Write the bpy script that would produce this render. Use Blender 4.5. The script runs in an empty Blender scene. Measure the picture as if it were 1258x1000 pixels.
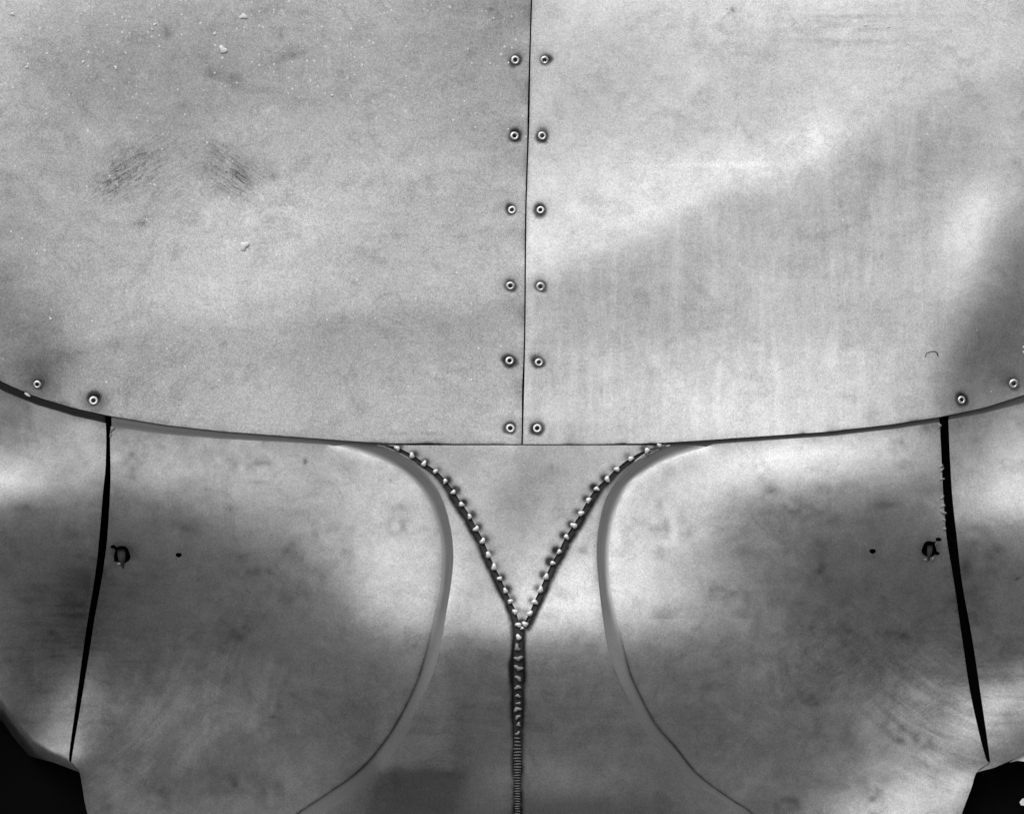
import bpy, math, random
import numpy as np
from mathutils import Vector
random.seed(7); rng = np.random.default_rng(7)
S = bpy.context.scene; COL = bpy.context.collection

# ------------------------------------------------ camera, sky, sun, exposure
DIST = 3.2                      # metres from the lens to the sheet metal
CAMZ = 1.3
cam = bpy.data.objects.new('camera', bpy.data.cameras.new('camera')); COL.objects.link(cam)
cam.location = (0, -DIST, CAMZ); cam.rotation_euler = (math.pi/2, 0, 0)
cam.data.sensor_width = 36; cam.data.lens = 36*DIST/1.258
cam.data.clip_start = .05; cam.data.clip_end = 3000
S.camera = cam
ELEV, AZ = math.radians(50), math.radians(200)
w = bpy.data.worlds.new("World"); S.world = w; w.use_nodes = True
nt = w.node_tree; bg = nt.nodes['Background']
sky = nt.nodes.new('ShaderNodeTexSky'); sky.sky_type = 'NISHITA'; sky.sun_disc = False
sky.sun_elevation = ELEV; sky.sun_rotation = AZ; sky.air_density = 3.0; sky.dust_density = 10.0
bw = nt.nodes.new('ShaderNodeRGBToBW')           # black-and-white photograph
nt.links.new(sky.outputs[0], bw.inputs[0]); nt.links.new(bw.outputs[0], bg.inputs[0])
bg.inputs[1].default_value = .1
sun = bpy.data.objects.new('sun', bpy.data.lights.new('sun', 'SUN')); COL.objects.link(sun)
sun.data.energy = .5; sun.data.angle = math.radians(20)
sd = Vector((math.sin(AZ)*math.cos(ELEV), math.cos(AZ)*math.cos(ELEV), math.sin(ELEV)))
sun.rotation_euler = sd.to_track_quat('Z', 'Y').to_euler()
S.view_settings.view_transform = 'Standard'; S.view_settings.look = 'None'
S.view_settings.exposure = 0; S.view_settings.gamma = 1

# ------------------------------------------------ materials
def new_mat(name):
    M = bpy.data.materials.new(name); M.use_nodes = True
    return M, M.node_tree, M.node_tree.nodes['Principled BSDF']
class G:
    """tiny node helper; coordinates are object coordinates in millimetres"""
    def __init__(s, t):
        s.t = t; tc = t.nodes.new('ShaderNodeTexCoord')
        m = t.nodes.new('ShaderNodeVectorMath'); m.operation = 'SCALE'; m.inputs['Scale'].default_value = 1000
        t.links.new(tc.outputs['Object'], m.inputs[0]); s.mm = m.outputs[0]
    def L(s, a, b): s.t.links.new(a, b)
    def mapped(s, scale=(1,1,1), rot=0.0):
        v = s.mm
        if rot:
            r = s.t.nodes.new('ShaderNodeVectorRotate'); r.rotation_type = 'Y_AXIS'
            r.inputs['Angle'].default_value = rot; s.L(v, r.inputs['Vector']); v = r.outputs[0]
        m = s.t.nodes.new('ShaderNodeVectorMath'); m.operation = 'MULTIPLY'; m.inputs[1].default_value = scale
        s.L(v, m.inputs[0]); return m.outputs[0]
    def noise(s, scale, detail=3, rough=.6, vec=None, dist=0.0):
        n = s.t.nodes.new('ShaderNodeTexNoise'); n.inputs['Scale'].default_value = scale
        n.inputs['Detail'].default_value = detail; n.inputs['Roughness'].default_value = rough
        n.inputs['Distortion'].default_value = dist
        s.L(vec or s.mm, n.inputs['Vector']); return n.outputs['Fac']
    def math(s, op, a, b=None, c=None, clamp=False):
        n = s.t.nodes.new('ShaderNodeMath'); n.operation = op; n.use_clamp = clamp
        for i, v in enumerate((a, b, c)):
            if v is None: continue
            if isinstance(v, (int, float)): n.inputs[i].default_value = v
            else: s.L(v, n.inputs[i])
        return n.outputs[0]
    def ramp(s, v, a, b, lo=0.0, hi=1.0):
        n = s.t.nodes.new('ShaderNodeMapRange'); n.interpolation_type = 'SMOOTHSTEP'
        s.L(v, n.inputs['Value'])
        for k, q in (('From Min', a), ('From Max', b), ('To Min', lo), ('To Max', hi)): n.inputs[k].default_value = q
        return n.outputs['Result']
    def attr(s, name):
        n = s.t.nodes.new('ShaderNodeAttribute'); n.attribute_name = name; return n.outputs['Fac']
    def grey(s, v):
        n = s.t.nodes.new('ShaderNodeCombineColor')
        for i in range(3): s.L(v, n.inputs[i])
        return n.outputs[0]
    def mixf(s, f, a, b):
        n = s.t.nodes.new('ShaderNodeMix'); n.data_type = 'FLOAT'
        for i, v in zip((0, 2, 3), (f, a, b)):
            if isinstance(v, (int, float)): n.inputs[i].default_value = v
            else: s.L(v, n.inputs[i])
        return n.outputs[0]

def aluminium(name, base, rough=.33, blotch=.10, grain=.16, specks=0.0):
    M, t, b = new_mat(name); g = G(t)
    m1 = g.noise(.012, 5, .62, dist=.6); m2 = g.noise(.05, 4, .65, dist=.4); m3 = g.noise(.45, 2, .7)
    fine = g.noise(.42, 3, .85); clump = g.noise(.11, 3, .7, dist=.5)
    v = g.math('MULTIPLY_ADD', g.math('SUBTRACT', m1, .5), blotch*3.6, 1.0)
    v = g.math('MULTIPLY_ADD', g.math('SUBTRACT', m2, .5), blotch*2.6, v)
    v = g.math('MULTIPLY_ADD', g.math('SUBTRACT', m3, .5), grain*.8, v)
    v = g.math('MULTIPLY_ADD', g.math('SUBTRACT', fine, .5), grain*4.2, v)
    v = g.math('MULTIPLY_ADD', g.math('SUBTRACT', clump, .5), blotch*1.5, v)
    sn = t.nodes.new('ShaderNodeVectorMath'); sn.operation = 'SNAP'; sn.inputs[1].default_value = (1.15, 40, 1.15); g.L(g.mm, sn.inputs[0])
    wn = t.nodes.new('ShaderNodeTexWhiteNoise'); wn.noise_dimensions = '3D'; g.L(sn.outputs[0], wn.inputs['Vector'])
    v = g.math('MULTIPLY_ADD', g.math('SUBTRACT', wn.outputs['Value'], .5), grain*2.3, v)
    # cloudy stains, sharper on one side, and lighter rubbed clouds
    st = g.ramp(g.noise(.016, 6, .68, dist=1.6), .50, .66); v = g.math('SUBTRACT', v, g.math('MULTIPLY', st, blotch*1.6))
    lt_ = g.ramp(g.noise(.021, 6, .72, vec=g.mapped((1, 1, .8), .7), dist=1.2), .54, .70); v = g.math('MULTIPLY_ADD', lt_, blotch*1.3, v)
    v = g.math('MULTIPLY', v, g.math('MULTIPLY_ADD', g.attr('polish_highlight'), .6, 1.0))
    # oxide pits: small grey specks that gather in patches
    pit = g.ramp(g.noise(.22, 3, .75), .64, .72); patch = g.ramp(g.noise(.018, 2, .5, vec=g.mapped((1,1,1), .5)), .52, .68)
    v = g.math('SUBTRACT', v, g.math('MULTIPLY', g.math('MULTIPLY', pit, patch), .16))
    # rubbing streaks where the sheet has been wiped
    sh = g.ramp(g.noise(.06, 4, .65, vec=g.mapped((.22, 1, 2.2))), .40, .72)
    v = g.math('SUBTRACT', v, g.math('MULTIPLY', g.math('MULTIPLY', sh, g.attr('wipe_across')), .34))
    sv = g.ramp(g.noise(.034, 4, .7, vec=g.mapped((1.5, 1, .16)), dist=.5), .35, .75)
    v = g.math('MULTIPLY_ADD', g.math('MULTIPLY', g.math('SUBTRACT', sv, .45), g.attr('wipe_down')), .20, v)
    for nm, ang in (('scuff_a', .62), ('scuff_b', -.62)):
        n = g.ramp(g.noise(.34, 4, .8, vec=g.mapped((.13, 1, 1), ang), dist=.6), .36, .70)
        v = g.math('SUBTRACT', v, g.math('MULTIPLY', g.math('MULTIPLY', n, g.attr(nm)), .75))
    v = g.math('MULTIPLY', v, base)
    film = g.math('MULTIPLY', g.math('MINIMUM', g.attr('soot_shade'), .6), g.ramp(g.noise(.09, 4, .75), .25, .7, .55, 1.1))
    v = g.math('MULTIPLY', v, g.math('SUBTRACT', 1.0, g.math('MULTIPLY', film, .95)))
    # soot and burnt grease, plus painted shade by creases and slots
    so = g.math('MULTIPLY', g.attr('soot_shade'), g.ramp(g.noise(.10, 3, .6), .2, .7, .80, 1.1))
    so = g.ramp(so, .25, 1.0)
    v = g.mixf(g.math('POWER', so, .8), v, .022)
    ro = g.math('MULTIPLY_ADD', g.math('SUBTRACT', m2, .5), .10, rough)
    met = g.ramp(so, 2.0, 3.0, 1.0, 0.0)
    if specks:
        vo = t.nodes.new('ShaderNodeTexVoronoi'); vo.inputs['Scale'].default_value = .22
        g.L(g.mm, vo.inputs['Vector'])
        sep = t.nodes.new('ShaderNodeSeparateColor'); g.L(vo.outputs['Color'], sep.inputs[0])
        rad = g.math('MULTIPLY', g.math('POWER', sep.outputs[0], 4.0), .36)
        sp = g.math('LESS_THAN', vo.outputs['Distance'], rad)
        # only a share of the cells carries a fleck, more of them towards the top
        keep = g.math('LESS_THAN', sep.outputs[1], g.attr('fleck'))
        sp = g.math('MULTIPLY', sp, keep)
        v = g.mixf(sp, v, .9); met = g.math('SUBTRACT', met, sp, clamp=True)
        ro = g.mixf(sp, ro, .7)
    g.L(g.grey(v), b.inputs['Base Color']); g.L(met, b.inputs['Metallic'])
    g.L(g.mixf(so, ro, .62), b.inputs['Roughness'])
    bp = t.nodes.new('ShaderNodeBump'); bp.inputs['Strength'].default_value = .5; bp.inputs['Distance'].default_value = .0006
    hb = g.math('ADD', g.math('MULTIPLY', fine, .16), g.math('MULTIPLY', g.noise(.05, 2, .5), .55))
    g.L(hb, bp.inputs['Height']); g.L(bp.outputs[0], b.inputs['Normal'])
    return M

def plain(name, c, met=0.0, ro=.6, var=.2, scale=.3):
    M, t, b = new_mat(name); g = G(t)
    n = g.noise(scale, 4, .7)
    g.L(g.grey(g.math('MULTIPLY', g.math('MULTIPLY_ADD', g.math('SUBTRACT', n, .5), var*2, 1.0), c)), b.inputs['Base Color'])
    b.inputs['Metallic'].default_value = met; b.inputs['Roughness'].default_value = ro
    return M
C_L, C_R, C_B = .50, .78, .72
M_left = aluminium('dull_oxidised_sheet', C_L*1.13, .34, .09, .17, 1.0)
M_right = aluminium('bright_sheet', C_R*1.04, .34, .08, .13, 1.0)
M_body = aluminium('burnished_sheet', C_B*1.03, .33, .09, .12)
M_dark = plain('black_backing', .003, 0, 1.0); M_dark.node_tree.nodes['Principled BSDF'].inputs['Specular IOR Level'].default_value = .1
M_gap = plain('gap_black', .02, 0, .6)  # near-black colour stands for the shade in the open gap
M_flange = plain('grey_primed_flange', .22, 0, .6, .15, .2)
M_flange2 = plain('dark_grey_flange', .15, 0, .6, .25, .1)
M_rivet = plain('rivet_metal', .80, .75, .38, .1)
M_hole = plain('rivet_bore', .015, 0, .8)
M_nub = plain('weld_metal', .90, .35, .5, .12, .5)
M_ripple = plain('sooty_weld_bead', .15, .3, .6, .4, .3)
M_nub2 = plain('dull_weld_metal', .30, .3, .6, .35, .4)
M_scorch = plain('scorched_seam', .022, 0, .55, .5, .3)
M_tab = plain('tab_metal', .03, 0, .7, .4, .2); M_tab.node_tree.nodes['Principled BSDF'].inputs['Specular IOR Level'].default_value = .2
M_white = plain('white_paint_fleck', .9, 0, .6)
M_pale = plain('pale_glint', .9, 0, .45)

# filler: file-dressed dull lead, brushed along its length
M_fill, t, b = new_mat('dressed_filler'); g = G(t)
uv = t.nodes.new('ShaderNodeUVMap'); uv.uv_map = 'UVMap'
mv = t.nodes.new('ShaderNodeVectorMath'); mv.operation = 'MULTIPLY'; mv.inputs[1].default_value = (.02, 14, 1)
g.L(uv.outputs[0], mv.inputs[0])
ln = g.noise(1.0, 3, .6, vec=mv.outputs[0]); fn = g.noise(.8, 2, .8)
v = g.math('MULTIPLY_ADD', g.math('SUBTRACT', ln, .5), 1.3, 1.0)
v = g.math('MULTIPLY_ADD', g.math('SUBTRACT', fn, .5), .25, v)
v = g.math('MULTIPLY', v, .145)
fade = g.attr('bare')
v = g.mixf(fade, v, g.math('MULTIPLY_ADD', g.math('SUBTRACT', fn, .5), .5, .50)); met = g.math('MULTIPLY', fade, 1.0)
so = g.math('MULTIPLY', g.attr('soot_shade'), g.ramp(g.noise(.12, 3, .7), .3, .6, .85, 1.05))
v = g.mixf(so, v, .03)
g.L(g.grey(v), b.inputs['Base Color']); g.L(met, b.inputs['Metallic'])
b.inputs['Roughness'].default_value = .42

M_ground, t, b = new_mat('dark_asphalt'); g = G(t)
n = g.noise(.004, 6, .7); n2 = g.noise(.08, 2, .6)
v = g.math('MULTIPLY_ADD', g.math('ADD', n, n2), .03, .012)
g.L(g.grey(v), b.inputs['Base Color']); b.inputs['Roughness'].default_value = .95

# ------------------------------------------------ tones -> slopes -> the relief of the sheet metal
# How bright a sheet looks depends on how far it leans back: leaning up it mirrors the pale sky,
# leaning down it mirrors the dark ground.  Tones judged by eye set the lean, and the lean gives the relief.
LUT_T = np.arange(-30, 22.5, 2.5)
LUT_V = np.array([4.9,4.95,5.2,5.5,5.9,6.4,7.1,8.0,9.2,10.9,13.5,17.0,22.5,30.2,41.0,52.8,66,80,94,103,110])/100*.96
LUT_V[:8] *= .86; LUT_V[8:11] *= [.88, .91, .95]
def lin(s): s = np.asarray(s, float)/255; return np.where(s < .04, s/12.92, ((s+.055)/1.055)**2.4)
COLS = {   # x: [(y, tone) ...] of the lower metal
 -60:[(480,120),(560,160),(585,195),(605,180),(640,100),(700,80),(800,85),(850,70),(880,40),(1060,40)],
 10:[(480,118),(520,122),(560,155),(588,195),(602,180),(625,120),(650,92),(680,80),(760,82),(800,86),(840,92),(870,80),(890,45),(1060,40)],
 60:[(490,135),(520,140),(560,165),(592,168),(612,130),(640,92),(680,76),(720,72),(760,70),(800,76),(840,100),(880,135),(905,160),(922,190),(935,120),(1060,50)],
 98:[(500,140),(520,150),(560,155),(590,135),(610,108),(640,85),(680,70),(715,54),(760,52),(800,62),(835,112),(855,130),(880,120),(910,140),(930,130),(950,60),(1060,80)],
 112:[(500,140),(520,150),(560,155),(590,135),(610,108),(640,85),(680,70),(715,54),(760,52),(800,62),(835,84),(860,92),(880,84),(910,80),(950,72),(1060,80)],
 150:[(510,150),(530,155),(560,172),(592,150),(615,112),(640,95),(680,80),(720,68),(760,70),(840,68),(870,88),(920,76),(960,92),(1000,90),(1060,80)],
 200:[(520,160),(540,168),(580,176),(602,152),(622,120),(640,105),(680,86),(720,78),(760,75),(800,75),(840,80),(880,88),(920,86),(960,76),(1000,95),(1060,85)],
 250:[(530,165),(580,172),(612,150),(640,115),(680,92),(720,85),(760,80),(800,82),(840,86),(880,95),(915,90),(955,72),(1000,90),(1060,85)],
 300:[(530,168),(580,172),(620,155),(645,130),(680,102),(720,88),(760,80),(800,78),(840,85),(880,90),(915,70),(960,75),(1000,90),(1060,85)],
 350:[(540,165),(565,172),(600,166),(640,142),(680,114),(720,98),(760,88),(800,80),(840,74),(880,68),(920,76),(960,90),(1000,92),(1060,85)],
 400:[(545,170),(570,182),(640,176),(680,158),(720,130),(760,108),(800,93),(840,82),(880,76),(920,80),(960,88),(1000,82),(1060,80)],
 450:[(545,165),(600,186),(640,188),(680,188),(720,180),(750,160),(780,120),(800,102),(840,88),(880,82),(930,82),(948,80),(970,80),(1060,76)],
 500:[(545,165),(600,190),(680,196),(720,198),(755,178),(785,125),(800,110),(840,92),(880,85),(925,82),(948,78),(965,76),(1060,74)],
 560:[(546,160),(600,180),(680,196),(730,200),(765,180),(790,130),(805,112),(840,96),(880,88),(920,82),(948,80),(965,78),(1060,76)],
 582:[(546,165),(600,185),(680,196),(735,202),(765,188),(788,135),(805,114),(840,98),(880,88),(920,84),(950,90),(975,88),(1060,80)],
 610:[(546,170),(580,168),(620,160),(680,185),(735,200),(765,190),(788,135),(805,112),(840,95),(880,84),(920,86),(955,100),(980,90),(1000,72),(1060,65)],
 640:[(546,170),(570,155),(620,142),(680,165),(740,195),(765,200),(785,140),(805,110),(840,94),(880,85),(920,88),(955,100),(980,80),(1000,70),(1060,65)],
 670:[(546,178),(580,170),(640,178),(700,208),(745,220),(770,185),(790,140),(808,114),(840,98),(880,88),(915,90),(940,110),(965,104),(985,72),(1060,65)],
 720:[(546,190),(580,185),(640,195),(690,215),(740,224),(765,200),(788,150),(808,122),(840,106),(880,94),(915,94),(940,108),(965,108),(985,75),(1060,68)],
 760:[(546,190),(600,200),(680,212),(730,216),(760,190),(785,150),(805,126),(840,106),(880,96),(920,95),(960,98),(990,72),(1060,68)],
 800:[(546,175),(570,175),(600,202),(640,212),(680,216),(730,210),(760,186),(785,148),(805,122),(840,104),(880,98),(920,94),(960,92),(1000,76),(1060,70)],
 850:[(546,170),(565,185),(600,206),(640,198),(680,192),(720,192),(755,186),(780,150),(805,122),(840,102),(880,92),(920,92),(960,92),(1000,84),(1060,75)],
 900:[(540,190),(565,214),(590,200),(618,160),(640,148),(680,142),(720,152),(760,158),(780,142),(805,122),(840,106),(880,92),(920,92),(960,100),(1000,92),(1060,80)],
 950:[(535,195),(560,225),(582,205),(604,158),(640,126),(680,118),(720,115),(760,120),(800,118),(840,102),(880,94),(915,80),(960,92),(1000,82),(1060,80)],
 1000:[(530,195),(555,226),(577,206),(602,158),(640,112),(680,96),(720,88),(760,102),(800,102),(840,92),(880,95),(920,95),(960,100),(990,112),(1060,110)],
 1050:[(525,190),(550,222),(572,200),(600,145),(640,110),(680,90),(720,83),(760,90),(800,92),(840,95),(880,105),(920,105),(960,118),(995,150),(1060,140)],
 1100:[(520,185),(545,216),(562,204),(584,165),(620,122),(660,102),(700,88),(740,84),(780,84),(820,94),(860,112),(900,120),(950,136),(990,172),(1060,150)],
 1150:[(512,160),(540,180),(560,190),(600,140),(640,116),(680,88),(740,78),(780,84),(820,100),(860,122),(900,130),(940,148),(980,165),(1060,120)],
 1178:[(505,140),(530,155),(560,184),(600,192),(635,150),(665,112),(700,84),(730,74),(770,82),(800,90),(840,104),(865,130),(900,135),(935,125),(960,170),(1060,90)],
 1220:[(495,140),(530,160),(565,195),(600,216),(618,202),(642,150),(675,106),(710,92),(760,90),(800,84),(832,118),(860,148),(890,142),(920,120),(1060,80)],
 1258:[(485,150),(520,165),(560,202),(598,234),(618,214),(650,132),(700,102),(760,95),(800,98),(832,138),(860,150),(890,130),(915,110),(1060,80)],
 1320:[(460,150),(560,202),(598,234),(618,214),(650,132),(700,102),(760,95),(860,150),(915,110),(1060,80)]}
TOPL = [(-60,[150]*12)]
TY = [-60,0,60,110,160,205,250,300,350,400,445,500,560]
TOPL = {-60:[165,168,160,155,145,140,135,125,118,125,115,120,130],10:[172,172,165,158,150,146,140,130,116,112,108,130,140],
 55:[168,168,158,152,158,156,152,148,138,112,92,128,150],100:[162,162,150,148,166,162,170,166,160,150,140,150,155],
 200:[160,160,146,144,150,162,168,175,178,168,164,163,163],300:[162,160,150,148,162,156,172,177,172,165,160,163,165],
 400:[165,165,160,158,166,172,180,176,172,159,162,167,166],500:[152,152,150,152,160,170,168,170,170,160,164,170,170],
 600:[142,142,145,150,152,162,160,164,165,155,158,164,166],645:[145,145,148,145,148,158,168,168,152,154,158,164,168]}
TOPR = {647:[190,192,200,195,200,205,214,214,188,186,190,195,185],700:[205,205,192,186,194,206,216,216,184,192,204,205,195],
 750:[205,205,186,184,190,208,217,208,178,186,206,206,196],800:[202,202,186,188,190,208,212,184,178,178,196,208,200],
 850:[206,206,192,194,192,212,206,182,182,182,196,214,205],900:[210,210,194,190,192,215,182,182,184,184,198,214,205],
 950:[212,212,196,190,194,214,180,182,184,184,196,206,205],1000:[214,214,200,196,212,205,180,184,188,188,204,208,205],
 1050:[206,206,200,200,204,180,182,188,190,192,206,204,200],1100:[202,202,198,198,186,178,188,190,192,194,204,200,195],
 1150:[200,200,194,190,180,178,190,198,196,192,190,192,185],1195:[196,196,192,184,180,184,214,212,182,130,108,165,170],
 1230:[194,194,190,176,180,178,190,165,140,118,118,140,150],1258:[190,190,186,172,178,172,162,134,128,120,124,140,150],
 1320:[188,188,184,172,175,170,150,130,128,120,124,140,150]}
for _x in (1178, 1220, 1258, 1320): COLS[_x] = [(y_, min(250, t_*(1.13 if t_ > 130 else 1.03))) for y_, t_ in COLS[_x]]
COLS[60] = [(y_, t_*1.15 if 860 < y_ < 925 else t_) for y_, t_ in COLS[60]]
for _x in COLS:
    if 112 <= _x <= 400 or 900 <= _x <= 1178: COLS[_x] = [(y_, t_*(1+.19*min(1, max(0, (y_-790)/60)))) for y_, t_ in COLS[_x]]
def interp_cols(X, Y, cols):
    xs = np.array(sorted(cols)); prof = np.array([np.interp(Y, [p[0] for p in cols[x]], [p[1] for p in cols[x]]) for x in xs])
    out = np.empty((len(Y), len(X)))
    for i in range(len(Y)): out[i] = np.interp(X, xs, prof[:, i])
    return out
HOOD = [(-70,425),(5,470),(45,487),(90,500.5),(133,510),(200,521),(270,529),(330,533.5),(430,541),(470,543.6),(560,544.6),(641,545),(720,545),(800,544),(860,540.5),(940,535),(1020,529.5),(1100,520),(1155,511.5),(1210,500),(1258,484.5),(1330,460)]
hx, hy = zip(*HOOD)
def yhood(x): return np.interp(x, hx, hy)
GX = np.arange(-80, 1341, 2.0); GY = np.arange(-80, 1081, 2.0)
def blur(a, s, ax):
    r = int(3*s+1); k = np.exp(-.5*(np.arange(-r, r+1)/s)**2); k /= k.sum()
    p = np.pad(a, [(r, r) if i == ax else (0, 0) for i in range(2)], mode='edge')
    return np.apply_along_axis(lambda q: np.convolve(q, k, 'valid'), ax, p)
XX, YY = np.meshgrid(GX, GY)
low = interp_cols(GX, GY, COLS)
tl = interp_cols(GX, GY, {k: list(zip(TY, v)) for k, v in TOPL.items()})
tr = interp_cols(GX, GY, {k: list(zip(TY, v)) for k, v in TOPR.items()})
# the long faint bend across the right sheet
BX = [560,650,700,760,815,870,930,985,1060,1110,1180,1258,1330]; BY = [352,341,328,304,272,246,226,204,158,130,104,86,70]
dyb = YY - np.interp(XX, BX, BY)
tr2 = tr + np.where(dyb < 0, 8*np.exp(dyb/45), -3*np.exp(-dyb/60))*(1/(1+np.exp(-np.abs(dyb)/5))*2-1)
LBX = [0,150,250,400,560,650]; LBY = [455,405,395,385,372,360]
dyl = YY - np.interp(XX, LBX, LBY)
tl2 = tl + np.where(dyl < 0, 5*np.exp(dyl/40), -6*np.exp(-dyl/50))*(1/(1+np.exp(-np.abs(dyl)/4))*2-1)
seamx = np.interp(YY, [-80,0,70,150,260,380,440,545], [655,653,651,649.5,646,645,644,641.5])
cl = np.where(XX < seamx, C_L, C_R)
top = np.where(XX < seamx, lin(tl2), lin(tr2))/(cl/.7)
lowv = lin(low)/(C_B/.7)
yh = yhood(XX)
mask = 1/(1+np.exp(-(YY-yh)/2.0))
val = top*(1-mask) + lowv*mask
sg = lambda q: 1/(1+np.exp(-q))
val = val*(1-.30*np.exp(-np.clip(643-XX, 0, 99)/13)*sg((643-XX)/1.2)*sg((YY-555)/12)*sg((700-YY)/20))
val = val*(1-.62*sg((XX-461+(YY-946)*.14)/3)*sg((570-XX-(YY-946)*.2)/3)*sg((YY-945)/3))  # rectangular dip added so the metal darkens like a reflection there
val = blur(blur(val, 2.0, 0), 2.4, 1)
tilt = np.interp(val, LUT_V, LUT_T)
ang = np.radians(tilt) - np.arctan((500-YY)/1000/DIST)/2
slope = np.tan(ang)
# least squares height: follow the lean down each column, keep the sheet smooth across
def solve(s, lam=.05):
    s = np.concatenate([s, -s[::-1]], 0); s = np.concatenate([s, s[:, ::-1]], 1)
    F = np.fft.fft2(s)
    ky = 2*math.pi*np.fft.fftfreq(s.shape[0], 2.0)[:, None]; kx = 2*math.pi*np.fft.fftfreq(s.shape[1], 2.0)[None]
    den = ky**2 + lam*kx**2; den[0, 0] = 1
    H = -1j*ky*F/den; H[0, 0] = 0
    return np.real(np.fft.ifft2(H))[:len(GY), :len(GX)]
HT = solve(slope)
HT -= HT[300, 355]
print('relief mm', HT.min(), HT.max())
# every rivet pulls a small dimple into the sheet
RIV = [(633,74),(632,167),(629,258),(627,351),(626,443),(627,526),(669,74),(666,167),(664,258),(664,352),(662,445),(660,526),(46,472),(115,492),(1181,491),(1245,471)]
def hgt(x, y):
    fx = np.clip((np.asarray(x, float)-GX[0])/2, 0, len(GX)-1.001); fy = np.clip((np.asarray(y, float)-GY[0])/2, 0, len(GY)-1.001)
    i = fx.astype(int); j = fy.astype(int); a = fx-i; b_ = fy-j
    return (HT[j, i]*(1-a)+HT[j, i+1]*a)*(1-b_) + (HT[j+1, i]*(1-a)+HT[j+1, i+1]*a)*b_
def P(x, y, h):
    """place a point of the sheet: x, y across the sheet in mm, h = relief towards the viewer in mm"""
    d = DIST - np.asarray(h)/1000
    return np.stack([(np.asarray(x)-629)/1000*d/DIST, d-DIST, CAMZ-(np.asarray(y)-499.4)/1000*d/DIST], -1)

# ------------------------------------------------ object helpers
def link(name, me, mats, parent=None, label=None, kind=None):
    o = bpy.data.objects.new(name, me); COL.objects.link(o)
    if parent: o.parent = parent
    for m in (mats if isinstance(mats, (list, tuple)) else [mats]):
        if len(me.materials) < (len(mats) if isinstance(mats, (list, tuple)) else 1): me.materials.append(m)
    if label: o['label'] = label
    if kind: o['kind'] = kind
    return o
def mesh(name, V, F, smooth=True):
    me = bpy.data.meshes.new(name); me.from_pydata([tuple(map(float, v)) for v in V], [], F)
    me.update()
    if smooth: me.polygons.foreach_set('use_smooth', [True]*len(me.polygons))
    return me
def resample(pts, n, smooth=True):
    p = np.array(pts, float)
    if smooth and len(p) > 2:      # Catmull-Rom through the points
        q = np.vstack([2*p[0]-p[1], p, 2*p[-1]-p[-2]]); out = []
        for i in range(1, len(q)-2):
            tt = np.linspace(0, 1, 24, endpoint=False)[:, None]
            a, b_, c, d = q[i-1], q[i], q[i+1], q[i+2]
            out.append(.5*((2*b_)+(-a+c)*tt+(2*a-5*b_+4*c-d)*tt**2+(-a+3*b_-3*c+d)*tt**3))
        p = np.vstack(out+[p[-1:]])
    s = np.r_[0, np.cumsum(np.hypot(*np.diff(p, axis=0).T))]
    u = np.linspace(0, s[-1], n)
    return np.stack([np.interp(u, s, p[:, 0]), np.interp(u, s, p[:, 1])], 1)
def coons(T, Bm, L, R):
    nu, nv = len(T), len(L)
    u = np.linspace(0, 1, nu)[None, :, None]; v = np.linspace(0, 1, nv)[:, None, None]
    T = T[None]; Bm = Bm[None]; L = L[:, None]; R = R[:, None]
    return (1-v)*T + v*Bm + (1-u)*L + u*R - ((1-u)*(1-v)*T[:, :1] + u*(1-v)*T[:, -1:] + (1-u)*v*Bm[:, :1] + u*v*Bm[:, -1:])
def dist_poly(x, y, pts):
    p = np.array(pts, float); best = np.full(x.shape, 1e9)
    for a, b_ in zip(p[:-1], p[1:]):
        d = b_-a; tt = np.clip(((x-a[0])*d[0]+(y-a[1])*d[1])/(d@d), 0, 1)
        best = np.minimum(best, np.hypot(x-a[0]-tt*d[0], y-a[1]-tt*d[1]))
    return best
def vnoise(x, y, s, seed):
    r = np.random.default_rng(seed).random((64, 64)); fx = x/s; fy = y/s
    i = np.floor(fx).astype(int); j = np.floor(fy).astype(int); a = fx-i; b_ = fy-j; a = a*a*(3-2*a); b_ = b_*b_*(3-2*b_)
    g_ = lambda jj, ii: r[jj % 64, ii % 64]
    return (g_(j, i)*(1-a)+g_(j, i+1)*a)*(1-b_)+(g_(j+1, i)*(1-a)+g_(j+1, i+1)*a)*b_
def gauss(x, y, cx, cy, rx, ry, ang=0):
    c, s = math.cos(ang), math.sin(ang); dx, dy = x-cx, y-cy
    return np.exp(-(((dx*c+dy*s)/rx)**2+((-dx*s+dy*c)/ry)**2))

# curves, mm across the sheet
NL = [(488,550),(506,559),(521,569),(535,578.5),(547,590.5),(557,604),(567,619),(577,634),(585,649),(593,664),(600,681),(607,696),(614,710),(621,725),(627,738),(633,751),(637,767)]
NR = [(810,546.5),(795,553),(775,563),(758,576),(746,588),(733,600),(723,614),(714,630),(705,645),(696,659),(687,677),(679,691),(671,708),(664,724),(657,739),(651,753),(645,766)]
NV = [(641.5,771),(637,782),(635.5,795),(637,808),(637,820),(637,832.5),(636,843.5),(636.5,854),(637,863),(635.5,870.5),(636,880),(637,889),(636,900)]
SEAMV = [(637,772),(636,800),(636,900),(636,1000),(635,1060)]
def offs(pts, d):
    p = np.array(pts, float); t_ = np.gradient(p, axis=0); t_ /= np.linalg.norm(t_, axis=1)[:, None]
    return p + np.stack([-t_[:, 1], t_[:, 0]], 1)*d
FLo = [(462,545.6),(480,552),(510,569),(539,604),(552,640),(557,677),(555,710),(548,754),(541,795),(529,835),(512,868),(497,903),(473,937),(430,974),(395,1000),(330,1060)]   # outer edge, left filler
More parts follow.
